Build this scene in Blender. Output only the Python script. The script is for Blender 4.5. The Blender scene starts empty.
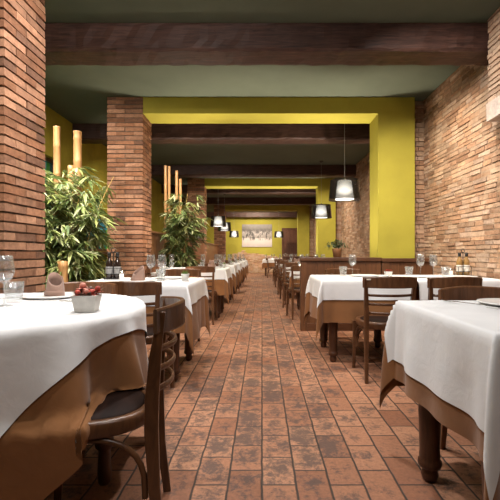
import bpy, bmesh, math, random
from mathutils import Vector, Matrix
random.seed(11)
C = bpy.context.scene.collection
PI = math.pi
R = math.radians

# ------------------------------------------------------------------ materials
def new_mat(name):
    m = bpy.data.materials.new(name); m.use_nodes = True
    nt = m.node_tree; nt.nodes.clear()
    out = nt.nodes.new('ShaderNodeOutputMaterial')
    return m, nt, out

def N(nt, t, **kw):
    n = nt.nodes.new(t)
    for k, v in kw.items():
        if k in ('operation', 'blend_type', 'data_type', 'interpolation_type', 'noise_dimensions', 'attribute_name', 'bands_direction', 'wave_type', 'feature', 'distance'):
            setattr(n, k, v)
    return n

def L(nt, a, b): nt.links.new(a, b)

def noise(nt, vec, scale, detail=3, rough=.55, dist=0):
    n = nt.nodes.new('ShaderNodeTexNoise')
    n.inputs['Scale'].default_value = scale; n.inputs['Detail'].default_value = detail
    n.inputs['Roughness'].default_value = rough; n.inputs['Distortion'].default_value = dist
    if vec: L(nt, vec, n.inputs['Vector'])
    return n

def ramp(nt, fac, stops):
    r = nt.nodes.new('ShaderNodeValToRGB')
    els = r.color_ramp.elements
    while len(els) < len(stops): els.new(.5)
    for e, (p, c) in zip(els, stops):
        e.position = p; e.color = (*c, 1) if len(c) == 3 else c
    L(nt, fac, r.inputs['Fac'])
    return r

def mathn(nt, op, a, b=None, c=None):
    n = nt.nodes.new('ShaderNodeMath'); n.operation = op
    for i, x in enumerate((a, b, c)):
        if x is None: continue
        if isinstance(x, (int, float)): n.inputs[i].default_value = x
        else: L(nt, x, n.inputs[i])
    return n.outputs[0]

def mixc(nt, fac, a, b, blend='MIX'):
    n = nt.nodes.new('ShaderNodeMix'); n.data_type = 'RGBA'; n.blend_type = blend
    for sock, x in ((n.inputs[0], fac), (n.inputs[6], a), (n.inputs[7], b)):
        if isinstance(x, (int, float)): sock.default_value = x
        elif isinstance(x, tuple): sock.default_value = (*x, 1) if len(x) == 3 else x
        else: L(nt, x, sock)
    return n.outputs[2]

def coords(nt, kind='Object', scale=None, rot=None):
    tc = nt.nodes.new('ShaderNodeTexCoord')
    if scale is None and rot is None: return tc.outputs[kind]
    mp = nt.nodes.new('ShaderNodeMapping')
    if scale: mp.inputs['Scale'].default_value = scale
    if rot: mp.inputs['Rotation'].default_value = rot
    L(nt, tc.outputs[kind], mp.inputs['Vector'])
    return mp.outputs[0]

def bsdf(nt, out, color, rough=.6, spec=.4, bump=None, bstr=.3, bdist=.01, **kw):
    b = nt.nodes.new('ShaderNodeBsdfPrincipled')
    if isinstance(color, tuple): b.inputs['Base Color'].default_value = (*color, 1)
    else: L(nt, color, b.inputs['Base Color'])
    if isinstance(rough, (int, float)): b.inputs['Roughness'].default_value = rough
    else: L(nt, rough, b.inputs['Roughness'])
    b.inputs['Specular IOR Level'].default_value = spec
    for k, v in kw.items(): b.inputs[k.replace('_', ' ')].default_value = v
    if bump is not None:
        bp = nt.nodes.new('ShaderNodeBump')
        bp.inputs['Strength'].default_value = bstr; bp.inputs['Distance'].default_value = bdist
        L(nt, bump, bp.inputs['Height']); L(nt, bp.outputs[0], b.inputs['Normal'])
    L(nt, b.outputs[0], out.inputs['Surface'])
    return b

def simple(name, col, rough=.6, spec=.4, nscale=8, var=.25, **kw):
    m, nt, out = new_mat(name)
    n = noise(nt, coords(nt), nscale, 4)
    c = ramp(nt, n.outputs[0], [(.3, tuple(x*(1-var) for x in col)), (.7, tuple(min(1, x*(1+var)) for x in col))])
    bsdf(nt, out, c.outputs[0], rough, spec, n.outputs[0], .1, .004, **kw)
    return m

def wood(name, dark, light, grain=(1, 1, 14), rough=.4, scale=4, spec=.4, bstr=.15):
    m, nt, out = new_mat(name)
    v = coords(nt, 'Object', grain)
    n = noise(nt, v, scale, 6, .6, .8)
    n2 = noise(nt, coords(nt), 2.2, 2)
    c = ramp(nt, n.outputs[0], [(.3, dark), (.7, light)])
    c2 = mixc(nt, n2.outputs[0], c.outputs[0], mixc(nt, 1.0, c.outputs[0], (.55, .5, .5), 'MULTIPLY'))
    bsdf(nt, out, c2, rough, spec, n.outputs[0], bstr, .004)
    return m

def brick_mat(name, tint=(1, 1, 1), bstr=.6, rough=.9, speck=.35, pale=None, pale_amt=.0):
    """colour comes per brick from the mesh, plus grain, smear and pitting"""
    m, nt, out = new_mat(name)
    at = nt.nodes.new('ShaderNodeAttribute'); at.attribute_name = 'Col'
    v = coords(nt)
    n = noise(nt, v, 30, 5, .65)
    n2 = noise(nt, v, 7, 4, .6, .5)
    k = ramp(nt, n.outputs[0], [(.25, (1-speck,)*3), (.75, (1+speck*.6,)*3)])
    c = mixc(nt, 1.0, at.outputs['Color'], k.outputs[0], 'MULTIPLY')
    k2 = ramp(nt, n2.outputs[0], [(.3, (.78, .76, .74)), (.7, (1.12, 1.1, 1.08))])
    c = mixc(nt, 1.0, c, k2.outputs[0], 'MULTIPLY')
    if pale:
        n3 = noise(nt, v, 3.1, 5, .7, .4)
        f = ramp(nt, n3.outputs[0], [(.5, (0, 0, 0)), (.68, (pale_amt,)*3)])
        c = mixc(nt, f.outputs[0], c, pale)
    c = mixc(nt, 1.0, c, tint, 'MULTIPLY')
    bsdf(nt, out, c, rough, .2, n.outputs[0], bstr, .006)
    return m

def floor_mat():
    m, nt, out = new_mat('terracotta_tiles')
    tc = coords(nt)
    # slight wobble of the joints
    wob = noise(nt, tc, 9, 2)
    wv = nt.nodes.new('ShaderNodeVectorMath'); wv.operation = 'MULTIPLY_ADD'
    L(nt, wob.outputs['Color'], wv.inputs[0]); wv.inputs[1].default_value = (.010, .010, 0); L(nt, tc, wv.inputs[2])
    sx = nt.nodes.new('ShaderNodeSeparateXYZ'); L(nt, wv.outputs[0], sx.inputs[0])
    W, H = .1475, .236
    u = mathn(nt, 'DIVIDE', mathn(nt, 'SUBTRACT', sx.outputs[0], .005), W)
    col = mathn(nt, 'FLOOR', u)
    odd = mathn(nt, 'PINGPONG', col, 1)
    v = mathn(nt, 'ADD', mathn(nt, 'DIVIDE', mathn(nt, 'SUBTRACT', sx.outputs[1], 1.855), H), mathn(nt, 'MULTIPLY', mathn(nt, 'SUBTRACT', 1, odd), .5))
    row = mathn(nt, 'FLOOR', v)
    fu = mathn(nt, 'FRACT', u); fv = mathn(nt, 'FRACT', v)
    du = mathn(nt, 'MULTIPLY', mathn(nt, 'MINIMUM', fu, mathn(nt, 'SUBTRACT', 1, fu)), W)
    dv = mathn(nt, 'MULTIPLY', mathn(nt, 'MINIMUM', fv, mathn(nt, 'SUBTRACT', 1, fv)), H)
    d = mathn(nt, 'MINIMUM', du, dv)
    joint = nt.nodes.new('ShaderNodeMapRange'); L(nt, d, joint.inputs[0])
    joint.inputs[1].default_value = .0026; joint.inputs[2].default_value = .0064
    cv = nt.nodes.new('ShaderNodeCombineXYZ'); L(nt, col, cv.inputs[0]); L(nt, row, cv.inputs[1])
    wn = nt.nodes.new('ShaderNodeTexWhiteNoise'); wn.noise_dimensions = '3D'; L(nt, cv.outputs[0], wn.inputs['Vector'])
    base = ramp(nt, wn.outputs['Value'], [(0, (.255, .108, .060)), (.35, (.36, .168, .096)), (.7, (.43, .215, .126)), (1, (.30, .128, .070))])
    fine = noise(nt, tc, 55, 5, .7)
    grain = ramp(nt, fine.outputs[0], [(.3, (.72, .70, .68)), (.7, (1.15, 1.14, 1.12))])
    c = mixc(nt, 1.0, base.outputs[0], grain.outputs[0], 'MULTIPLY')
    # worn dark patches towards the tile centres, most along the trodden middle of the aisle
    cen = mathn(nt, 'MULTIPLY', mathn(nt, 'MULTIPLY', fu, mathn(nt, 'SUBTRACT', 1, fu)), mathn(nt, 'MULTIPLY', fv, mathn(nt, 'SUBTRACT', 1, fv)))
    cen = mathn(nt, 'MULTIPLY', cen, 16)
    # every tile gets its own piece of the stain noise
    off = nt.nodes.new('ShaderNodeVectorMath'); off.operation = 'MULTIPLY_ADD'
    L(nt, wn.outputs['Color'], off.inputs[0]); off.inputs[1].default_value = (7, 7, 7); L(nt, tc, off.inputs[2])
    st = noise(nt, off.outputs[0], 13, 6, .75, .6)
    big = noise(nt, tc, 1.3, 3)
    midx = mathn(nt, 'ABSOLUTE', sx.outputs[0])
    mid = nt.nodes.new('ShaderNodeMapRange'); L(nt, midx, mid.inputs[0])
    mid.inputs[1].default_value = .25; mid.inputs[2].default_value = .75; mid.inputs[3].default_value = .10; mid.inputs[4].default_value = -.02
    s = mathn(nt, 'ADD', mathn(nt, 'ADD', st.outputs[0], mathn(nt, 'MULTIPLY', cen, .13)), mid.outputs[0])
    s = mathn(nt, 'ADD', s, mathn(nt, 'MULTIPLY', mathn(nt, 'SUBTRACT', big.outputs[0], .5), .35))
    s = mathn(nt, 'ADD', s, mathn(nt, 'MULTIPLY', mathn(nt, 'SUBTRACT', wn.outputs['Value'], .5), .14))
    pit = noise(nt, tc, 42, 4, .75)
    s = mathn(nt, 'ADD', s, mathn(nt, 'MULTIPLY', mathn(nt, 'SUBTRACT', pit.outputs[0], .5), .55))
    sf = ramp(nt, s, [(.575, (0, 0, 0)), (.73, (.80, .80, .80))])
    c = mixc(nt, sf.outputs[0], c, (.070, .050, .044))
    jn = ramp(nt, joint.outputs[0], [(0, (0, 0, 0)), (1, (1, 1, 1))])
    c = mixc(nt, jn.outputs[0], (.042, .030, .024), c)
    hgt = mathn(nt, 'ADD', joint.outputs[0], mathn(nt, 'MULTIPLY', fine.outputs[0], .25))
    hgt = mathn(nt, 'ADD', hgt, mathn(nt, 'MULTIPLY', big.outputs[0], .6))
    rg = ramp(nt, st.outputs[0], [(.3, (.48,)*3), (.7, (.68,)*3)])
    bsdf(nt, out, c, rg.outputs[0], .35, hgt, .5, .005)
    return m

def cloth_mat(name, col, weave=420, var=.06, rough=.9):
    m, nt, out = new_mat(name)
    v = coords(nt)
    n = noise(nt, v, 5, 3)
    w = noise(nt, v, weave, 2)
    wr = noise(nt, v, 14, 3, .5, .5)
    c = ramp(nt, n.outputs[0], [(.3, tuple(x*(1-var) for x in col)), (.7, tuple(min(1, x*(1+var)) for x in col))])
    h = mathn(nt, 'ADD', mathn(nt, 'MULTIPLY', w.outputs[0], .06), wr.outputs[0])
    bsdf(nt, out, c.outputs[0], rough, .15, h, .25, .010, Sheen_Weight=.15)
    return m

def glass_mat(name, tint=(.93, .94, .94), lo=.11, hi=1.0, rough=.02):
    m, nt, out = new_mat(name)
    t = nt.nodes.new('ShaderNodeBsdfTransparent'); t.inputs[0].default_value = (*tint, 1)
    g = nt.nodes.new('ShaderNodeBsdfGlossy'); g.inputs['Roughness'].default_value = rough
    n = noise(nt, coords(nt), 3, 1)
    lw = nt.nodes.new('ShaderNodeLayerWeight'); lw.inputs[0].default_value = .35
    f = ramp(nt, lw.outputs['Facing'], [(.0, (lo,)*3), (.7, (lo*2.5,)*3), (1, (hi,)*3)])
    df = nt.nodes.new('ShaderNodeBsdfDiffuse'); df.inputs[0].default_value = (.85, .87, .88, 1)  # white mixed in to paint bright outlines, standing in for refracted light
    m2 = nt.nodes.new('ShaderNodeMixShader'); m2.inputs[0].default_value = .22
    L(nt, g.outputs[0], m2.inputs[1]); L(nt, df.outputs[0], m2.inputs[2])
    mx = nt.nodes.new('ShaderNodeMixShader')
    L(nt, f.outputs[0], mx.inputs[0]); L(nt, t.outputs[0], mx.inputs[1]); L(nt, m2.outputs[0], mx.inputs[2])
    L(nt, mx.outputs[0], out.inputs['Surface'])
    return m

def plaster(name, col, var=.12, rough=.75, scale=3):
    m, nt, out = new_mat(name)
    v = coords(nt)
    n = noise(nt, v, scale, 5, .6); f = noise(nt, v, 60, 4)
    c = ramp(nt, n.outputs[0], [(.3, tuple(x*(1-var) for x in col)), (.7, tuple(x*(1+var) for x in col))])
    h = mathn(nt, 'ADD', mathn(nt, 'MULTIPLY', f.outputs[0], .4), n.outputs[0])
    bsdf(nt, out, c.outputs[0], rough, .25, h, .15, .01)
    return m

M = {}
M['floor'] = floor_mat()
M['pillar'] = brick_mat('pillar_brick')
M['stone'] = brick_mat('old_wall_brick', bstr=.8, speck=.3, pale=(.53, .40, .29), pale_amt=.5, tint=(.90, .88, .87))
M['yellow'] = plaster('yellow_plaster', (.305, .266, .034), .08)
M['dullyellow'] = plaster('side_wall_plaster', (.34, .27, .03), .18)
M['ceiling'] = plaster('dark_green_ceiling', (.090, .104, .074), .12, .85, 1.2)
M['white'] = cloth_mat('white_linen', (.66, .655, .66))
M['brown'] = cloth_mat('brown_linen', (.215, .094, .036), var=.14)
M['napkin'] = cloth_mat('taupe_linen', (.25, .155, .12), var=.1)
M['chair'] = wood('chair_wood', (.062, .026, .011), (.165, .072, .031), (6, 6, 1.2), .33, 5)
M['chairlight'] = wood('worn_chair_wood', (.12, .050, .020), (.25, .11, .048), (6, 6, 1.2), .35, 5)
M['seat'] = wood('dark_seat', (.010, .005, .004), (.024, .011, .007), (1, 8, 1), .62, 4, .06)
M['tablewood'] = wood('table_wood', (.050, .019, .009), (.12, .048, .022), (8, 8, 1), .38, 5)
M['panel'] = wood('panel_wood', (.085, .034, .014), (.16, .068, .028), (9, 9, .8), .42, 4)
M['panellight'] = wood('light_panel_wood', (.24, .105, .042), (.40, .19, .085), (9, 9, .8), .45, 4)
M['cap'] = wood('cap_wood', (.060, .025, .012), (.13, .055, .026), (1, 1, 9), .35, 4)
M['beam'] = wood('beam_wood', (.030, .014, .010), (.105, .050, .036), (1.2, 10, 16), .55, 3.2, .3, .7)
M['door'] = wood('door_wood', (.075, .026, .012), (.15, .058, .028), (9, 9, .8), .4, 4)
M['bamboopole'] = wood('dry_bamboo', (.38, .19, .065), (.60, .34, .135), (14, 14, .7), .38, 4)
M['culm'] = wood('green_bamboo_cane', (.40, .25, .07), (.58, .40, .13), (14, 14, .7), .4, 4)
M['glass'] = glass_mat('clear_glass')
M['pane'] = glass_mat('window_pane', (.62, .90, .88), .02, .14)
M['china'] = simple('white_china', (.74, .73, .71), .25, .5, 4, .03)
M['steel'] = simple('cutlery_steel', (.55, .54, .52), .25, .5, 4, .1, Metallic=1.0)
M['blackmetal'] = simple('black_metal', (.018, .016, .015), .4)
M['potwhite'] = simple('white_pot', (.62, .60, .56), .6, .3, 30, .1)
M['potclay'] = simple('clay_pot', (.26, .12, .055), .7, .3, 12, .2)
M['planter'] = simple('dark_planter', (.05, .035, .025), .6, .3, 8, .2)
M['soil'] = simple('soil', (.03, .02, .012), .95, .1, 40, .4)
M['red'] = simple('red_succulent', (.42, .065, .045), .55, .3, 45, .5)
M['pink'] = simple('pink_succulent', (.52, .20, .15), .55, .3, 45, .5)
M['darkleaf'] = simple('dark_leaf', (.10, .05, .035), .5, .3, 18, .4)
M['grass'] = simple('grass_green', (.11, .22, .03), .55, .3, 20, .3)
M['bushleaf'] = simple('bush_leaf', (.075, .10, .045), .6, .3, 20, .35)
M['oil'] = simple('amber_oil', (.24, .135, .045), .15, .5, 6, .1)
M['vinegar'] = simple('dark_bottle', (.022, .013, .010), .12, .5, 6, .1)
M['ceramic_tag'] = simple('cream_tag', (.65, .60, .52), .4, .4, 6, .05)
M['grey'] = simple('grey_plastic', (.30, .29, .28), .5, .3, 6, .05)
M['louvre'] = simple('pale_blue_louvre', (.42, .58, .70), .45, .4, 6, .1)
M['street'] = simple('blue_dusk_facade', (.10, .24, .27), .8, .2, 2, .3)

def leaf_mat():
    m, nt, out = new_mat('bamboo_leaf')
    at = nt.nodes.new('ShaderNodeAttribute'); at.attribute_name = 'Col'
    n = noise(nt, coords(nt), 25, 2)
    k = ramp(nt, n.outputs[0], [(.3, (.8,)*3), (.7, (1.15,)*3)])
    c = mixc(nt, 1.0, at.outputs['Color'], k.outputs[0], 'MULTIPLY')
    b = bsdf(nt, out, c, .4, .45)
    tr = nt.nodes.new('ShaderNodeBsdfTranslucent'); L(nt, c, tr.inputs[0])
    mx = nt.nodes.new('ShaderNodeMixShader'); mx.inputs[0].default_value = .3
    L(nt, b.outputs[0], mx.inputs[1]); L(nt, tr.outputs[0], mx.inputs[2]); L(nt, mx.outputs[0], out.inputs['Surface'])
    return m
M['leaf'] = leaf_mat()

def emit_mat(name, col, strength):
    m, nt, out = new_mat(name)
    v = coords(nt)
    sx = nt.nodes.new('ShaderNodeSeparateXYZ'); L(nt, v, sx.inputs[0])
    n = noise(nt, v, 60, 2)
    b = nt.nodes.new('ShaderNodeBsdfPrincipled')
    b.inputs['Base Color'].default_value = (.8, .79, .76, 1); b.inputs['Roughness'].default_value = .7
    c = ramp(nt, n.outputs[0], [(.2, tuple(x*.9 for x in col)), (.8, col)])
    L(nt, c.outputs[0], b.inputs['Emission Color']); b.inputs['Emission Strength'].default_value = strength
    L(nt, b.outputs[0], out.inputs['Surface'])
    return m
M['shade'] = emit_mat('lit_fabric_shade', (1, .98, .93), 1.35)
M['bulb'] = emit_mat('glowing_diffuser', (1, .96, .86), 2.2)

def smoke_mat():
    m, nt, out = new_mat('smoked_plastic')
    t = nt.nodes.new('ShaderNodeBsdfTransparent'); t.inputs[0].default_value = (.88, .87, .85, 1)
    g = nt.nodes.new('ShaderNodeBsdfPrincipled'); g.inputs['Base Color'].default_value = (.02, .016, .014, 1); g.inputs['Roughness'].default_value = .12
    n = noise(nt, coords(nt), 5, 1)
    lw = nt.nodes.new('ShaderNodeLayerWeight'); lw.inputs[0].default_value = .5
    f = ramp(nt, lw.outputs['Facing'], [(0, (.02,)*3), (.16, (.08,)*3), (.36, (.75,)*3), (1, (.93,)*3)])
    mx = nt.nodes.new('ShaderNodeMixShader'); L(nt, f.outputs[0], mx.inputs[0])
    L(nt, t.outputs[0], mx.inputs[1]); L(nt, g.outputs[0], mx.inputs[2]); L(nt, mx.outputs[0], out.inputs['Surface'])
    return m
M['smoke'] = smoke_mat()

def photo_mat():
    """an old black and white print: pale ground, dark figures, grey trees"""
    m, nt, out = new_mat('old_photograph_print')
    v = coords(nt, 'Generated')
    sx = nt.nodes.new('ShaderNodeSeparateXYZ'); L(nt, v, sx.inputs[0])
    n1 = noise(nt, coords(nt, 'Generated', (8, 1, 2.6)), 1.6, 5, .65, .3)
    n2 = noise(nt, coords(nt, 'Generated', (3, 1, 3)), 2.4, 5, .6)
    zj = mathn(nt, 'ADD', sx.outputs[2], mathn(nt, 'MULTIPLY', mathn(nt, 'SUBTRACT', n2.outputs[0], .5), .30))
    band = ramp(nt, zj, [(.0, (.36, .31, .29)), (.34, (.50, .44, .41)), (.42, (.22, .19, .17)), (.60, (.30, .26, .24)), (.74, (.10, .085, .075)), (1, (.22, .19, .17))])
    figz = ramp(nt, sx.outputs[2], [(.26, (0, 0, 0)), (.36, (1, 1, 1)), (.66, (1, 1, 1)), (.80, (0, 0, 0))])
    fig = ramp(nt, n1.outputs[0], [(.48, (0, 0, 0)), (.56, (.9, .9, .9))])
    f = mixc(nt, 1.0, figz.outputs[0], fig.outputs[0], 'MULTIPLY')
    c = mixc(nt, f, band.outputs[0], (.03, .026, .024))
    lite = ramp(nt, n2.outputs[0], [(.55, (0, 0, 0)), (.66, (.7, .7, .7))])
    lz = mixc(nt, 1.0, figz.outputs[0], lite.outputs[0], 'MULTIPLY')
    c = mixc(nt, lz, c, (.46, .40, .37))
    bsdf(nt, out, c, .5, .3)
    return m
M['photo'] = photo_mat()

# ------------------------------------------------------------------ mesh helpers
class MB:
    def __init__(s): s.v = []; s.f = []; s.c = []; s.sm = []
    def add(s, vs, fs, col=(1, 1, 1), smooth=False):
        b = len(s.v); s.v += [tuple(x) for x in vs]; s.c += [col]*len(vs)
        s.f += [tuple(b+i for i in f) for f in fs]; s.sm += [smooth]*len(fs)
        return s
    def box(s, x0, x1, y0, y1, z0, z1, col=(1, 1, 1), jit=0):
        j = lambda: random.uniform(-jit, jit) if jit else 0
        vs = [(x+j(), y+j(), z+j()) for z in (z0, z1) for y in (y0, y1) for x in (x0, x1)]
        return s.add(vs, [(0, 2, 3, 1), (4, 5, 7, 6), (0, 1, 5, 4), (2, 6, 7, 3), (0, 4, 6, 2), (1, 3, 7, 5)], col)
    def rings(s, rings, col=(1, 1, 1), smooth=True, cap=True, closed=True):
        n = len(rings[0]); vs = [p for r in rings for p in r]; fs = []
        for i in range(len(rings)-1):
            for k in range(n if closed else n-1):
                a = i*n+k; b = i*n+(k+1) % n
                fs.append((a, b, b+n, a+n))
        s.add(vs, fs, col, smooth)
        if cap:
            s.add(rings[0], [tuple(range(n))[::-1]], col); s.add(rings[-1], [tuple(range(n))], col)
        return s
    def lathe(s, prof, n=16, c=(0, 0, 0), col=(1, 1, 1), cap=True, smooth=True):
        return s.rings([[(c[0]+r*math.cos(2*PI*k/n), c[1]+r*math.sin(2*PI*k/n), c[2]+z) for k in range(n)] for r, z in prof], col, smooth, cap)
    def tube(s, pts, rad, n=8, col=(1, 1, 1), cap=True):
        pts = [Vector(p) for p in pts]; rs = []
        up = Vector((0, 0, 1))
        for i, p in enumerate(pts):
            t = (pts[min(i+1, len(pts)-1)]-pts[max(i-1, 0)]).normalized()
            if i == 0:
                a = t.cross(up)
                if a.length < 1e-3: a = t.cross(Vector((1, 0, 0)))
            else:
                a = prev - t*prev.dot(t)
            a.normalize(); prev = a; b = t.cross(a)
            r = rad[i] if isinstance(rad, (list, tuple)) else rad
            rs.append([p+a*r*math.cos(2*PI*k/n)+b*r*math.sin(2*PI*k/n) for k in range(n)])
        return s.rings(rs, col, True, cap)
    def board(s, pts, thick, height, col=(1, 1, 1), nrm=None):
        """upright strip along pts (centres of its foot line); height may be a list, pts carry z of the foot"""
        pts = [Vector(p) for p in pts]; rs = []
        for i, p in enumerate(pts):
            t = (pts[min(i+1, len(pts)-1)]-pts[max(i-1, 0)]); t.z = 0; t.normalize()
            nn = Vector((-t.y, t.x, 0))*thick/2
            h = height[i] if isinstance(height, list) else height
            e = min(.006, h*.3); u = Vector((0, 0, h)); de = Vector((0, 0, e))
            rs.append([p+nn+de, p+nn*.5, p-nn*.5, p-nn+de, p-nn+u-de, p-nn*.5+u, p+nn*.5+u, p+nn+u-de])
        return s.rings(rs, col, False, True)
    def build(s, name, mat, parent=None, loc=None, rz=0, bevel=0, subsurf=0, smooth_all=False):
        me = bpy.data.meshes.new(name); me.from_pydata(s.v, [], s.f); me.update()
        ca = me.color_attributes.new('Col', 'FLOAT_COLOR', 'POINT')
        ca.data.foreach_set('color', [x for c in s.c for x in (*c, 1.0)])
        me.polygons.foreach_set('use_smooth', [True]*len(s.f) if smooth_all else s.sm)
        bm = bmesh.new(); bm.from_mesh(me)
        bmesh.ops.recalc_face_normals(bm, faces=bm.faces)
        if bevel:
            bmesh.ops.remove_doubles(bm, verts=bm.verts, dist=1e-6)
            es = [e for e in bm.edges if len(e.link_faces) == 2 and e.calc_face_angle(0) > .6]
            bmesh.ops.bevel(bm, geom=es, offset=bevel, segments=2, affect='EDGES', profile=.6, clamp_overlap=True)
        bm.to_mesh(me); bm.free()
        me.materials.append(mat if not isinstance(mat, str) else M[mat])
        o = bpy.data.objects.new(name, me); C.objects.link(o)
        if parent: o.parent = parent
        if loc: o.location = loc
        if rz: o.rotation_euler.z = rz
        return o

def tag(o, label, cat, group=None, kind=None):
    o['label'] = label; o['category'] = cat
    if group: o['group'] = group
    if kind: o['kind'] = kind
    return o

def empty(name, label, cat, loc=(0, 0, 0), rz=0, group=None):
    o = bpy.data.objects.new(name, None); C.objects.link(o)
    o.location = loc; o.rotation_euler.z = rz; o.empty_display_size = .1
    return tag(o, label, cat, group)

def dup(src, loc, rz, label, group=None):
    r = src.copy(); C.objects.link(r); r.location = loc; r.rotation_euler.z = rz
    r['label'] = label
    if group: r['group'] = group
    for ch in list(src.children):
        c = ch.copy(); C.objects.link(c); c.parent = r
        for g in list(ch.children):
            d = g.copy(); C.objects.link(d); d.parent = c
    return r

def struct(o): o['kind'] = 'structure'; return o

PROTO = {}
def place(key, maker, loc, rz, label, group):
    """first call builds the kind and moves it, later calls copy it with its parts"""
    if key not in PROTO:
        o = maker(); PROTO[key] = o
        o.location = loc; o.rotation_euler.z = rz; o['label'] = label
        if group: o['group'] = group
        return o
    return dup(PROTO[key], loc, rz, label, group)

# ------------------------------------------------------------------ room shell
XL, XR, YF, YB, ZC = -3.08, 2.24, -2.2, 21.0, 3.12
struct(MB().box(XL-.3, XR+.3, YF-.3, YB+.3, -.12, 0).build('floor', 'floor'))
struct(MB().box(XL-.3, XR+.3, YF-.3, YB+.3, ZC, ZC+.12).build('ceiling', 'ceiling'))
struct(MB().box(XL-.3, XR+.3, YF-.25, YF, 0, ZC).build('wall_front', 'dullyellow'))
struct(MB().box(XL-.3, XR+.3, YB, YB+.25, 0, ZC).build('wall_back', 'yellow'))

# left wall with window openings
wins = [(3.2, 6.12, .95, 2.42), (6.95, 8.45, 1.05, 1.74), (9.0, 10.9, 1.30, 2.1)]
wb = MB(); y = YF
for (a, b, z0, z1) in wins:
    wb.box(XL-.22, XL, y, a, 0, ZC); wb.box(XL-.22, XL, a, b, 0, z0); wb.box(XL-.22, XL, a, b, z1, ZC); y = b
wb.box(XL-.22, XL, y, YB, 0, ZC)
struct(wb.build('wall_left', 'dullyellow'))
for i, (a, b, z0, z1) in enumerate(wins):
    f = MB()
    w = .05
    x0, x1 = XL-.14, XL-.07
    f.box(x0, x1, a, b, z0, z0+w).box(x0, x1, a, b, z1-w, z1).box(x0, x1, a, a+w, z0+w, z1-w).box(x0, x1, b-w, b, z0+w, z1-w)
    nm = max(1, round((b-a)/.75))
    for k in range(1, nm):
        yy = a+(b-a)*k/nm; f.box(x0+.01, x1-.01, yy-.02, yy+.02, z0+w, z1-w)
    fo = struct(f.build('window_%d' % (i+1), 'cap'))
    MB().box(XL-.11, XL-.10, a+w, b-w, z0+w, z1-w).build('pane', 'pane', fo)
    if i == 1:
        lv = MB()
        for k in range(7):
            z = z0+.10+k*.085
            lv.add([(XL-.20, a+.06, z), (XL-.20, b-.06, z), (XL-.155, b-.06, z+.045), (XL-.155, a+.06, z+.045)], [(0, 1, 2, 3)])
        lv.build('louvre_blind', 'louvre', fo)
    MB().box(XL-.02, XL+.06, a-.04, b+.04, z0-.05, z0-.005).build('window_sill', 'cap', fo)

# right wall: old irregular brickwork, really laid
def brick_wall(mb, y0, y1, z0, z1, face, depth=.05, palette=None, hmin=.034, hmax=.052, lmin=.12, lmax=.27, rnd=random):
    z = z0
    while z < z1-.01:
        h = min(rnd.uniform(hmin, hmax), z1-z)
        y = y0-rnd.uniform(0, .2)
        while y < y1:
            l = rnd.uniform(lmin, lmax)
            a, b = max(y, y0), min(y+l, y1)
            if b-a > .02:
                p = rnd.choice((.002, .003, .004, .005, .007, .010)) + rnd.uniform(0, .002)
                c = rnd.choice(palette); k = rnd.uniform(.68, 1.15)
                mb.box(face-p, face+depth, a+.003, b-.003, z+.003, z+h-.003, tuple(q*k for q in c), .0026)
            y += l+.006
        z += h+.006
PAL = [(.45, .29, .19), (.48, .33, .225), (.39, .235, .15), (.52, .37, .26), (.43, .26, .165), (.36, .21, .13), (.50, .36, .27), (.47, .29, .18)]
rw = MB()
rw.box(XR-.0005, XR+.25, YF, YB, 0, ZC, (.34, .245, .17))
brick_wall(rw, 1.0, YB, .30, ZC, XR, palette=PAL)
struct(rw.build('wall_right', 'stone'))
# brick stub hanging from the top of the right wall, nearest bay
st = MB(); st.box(2.055, XR+.02, 2.2, 3.60, 2.215, ZC-.002, (.45, .34, .26))
brick_wall(st, 2.2, 3.615, 2.36, ZC-.004, 2.045, palette=[(.55, .40, .29), (.50, .35, .25), (.45, .30, .21)])
st.box(2.03, XR+.02, 2.2, 3.62, 2.20, 2.36, (.62, .53, .47), .006)
struct(st.build('trim_1', 'stone'))
# shallow brick returns beside the yellow piers
for i, yy in enumerate((5.52, 11.3, 17.5)):
    q = MB(); q.box(2.06, XR+.02, yy+.02, yy+.4, 0, ZC-.002, (.40, .30, .22))
    z = 0.3
    while z < ZC-.06:
        h = random.uniform(.045, .06); c = random.choice(PAL); k = random.uniform(.75, 1.05)
        s = random.uniform(.06, .12)
        q.box(2.045, 2.05+s, yy+random.uniform(-.012, .004), yy+.3, z, z+h, tuple(v*k for v in c), .003)
        q.box(2.058+s, XR+.01, yy+random.uniform(-.012, .004), yy+.3, z, z+h, tuple(v*k*.9 for v in c), .003)
        z += h+.010
    struct(q.build('trim_%d' % (i+2), 'stone'))

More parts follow.
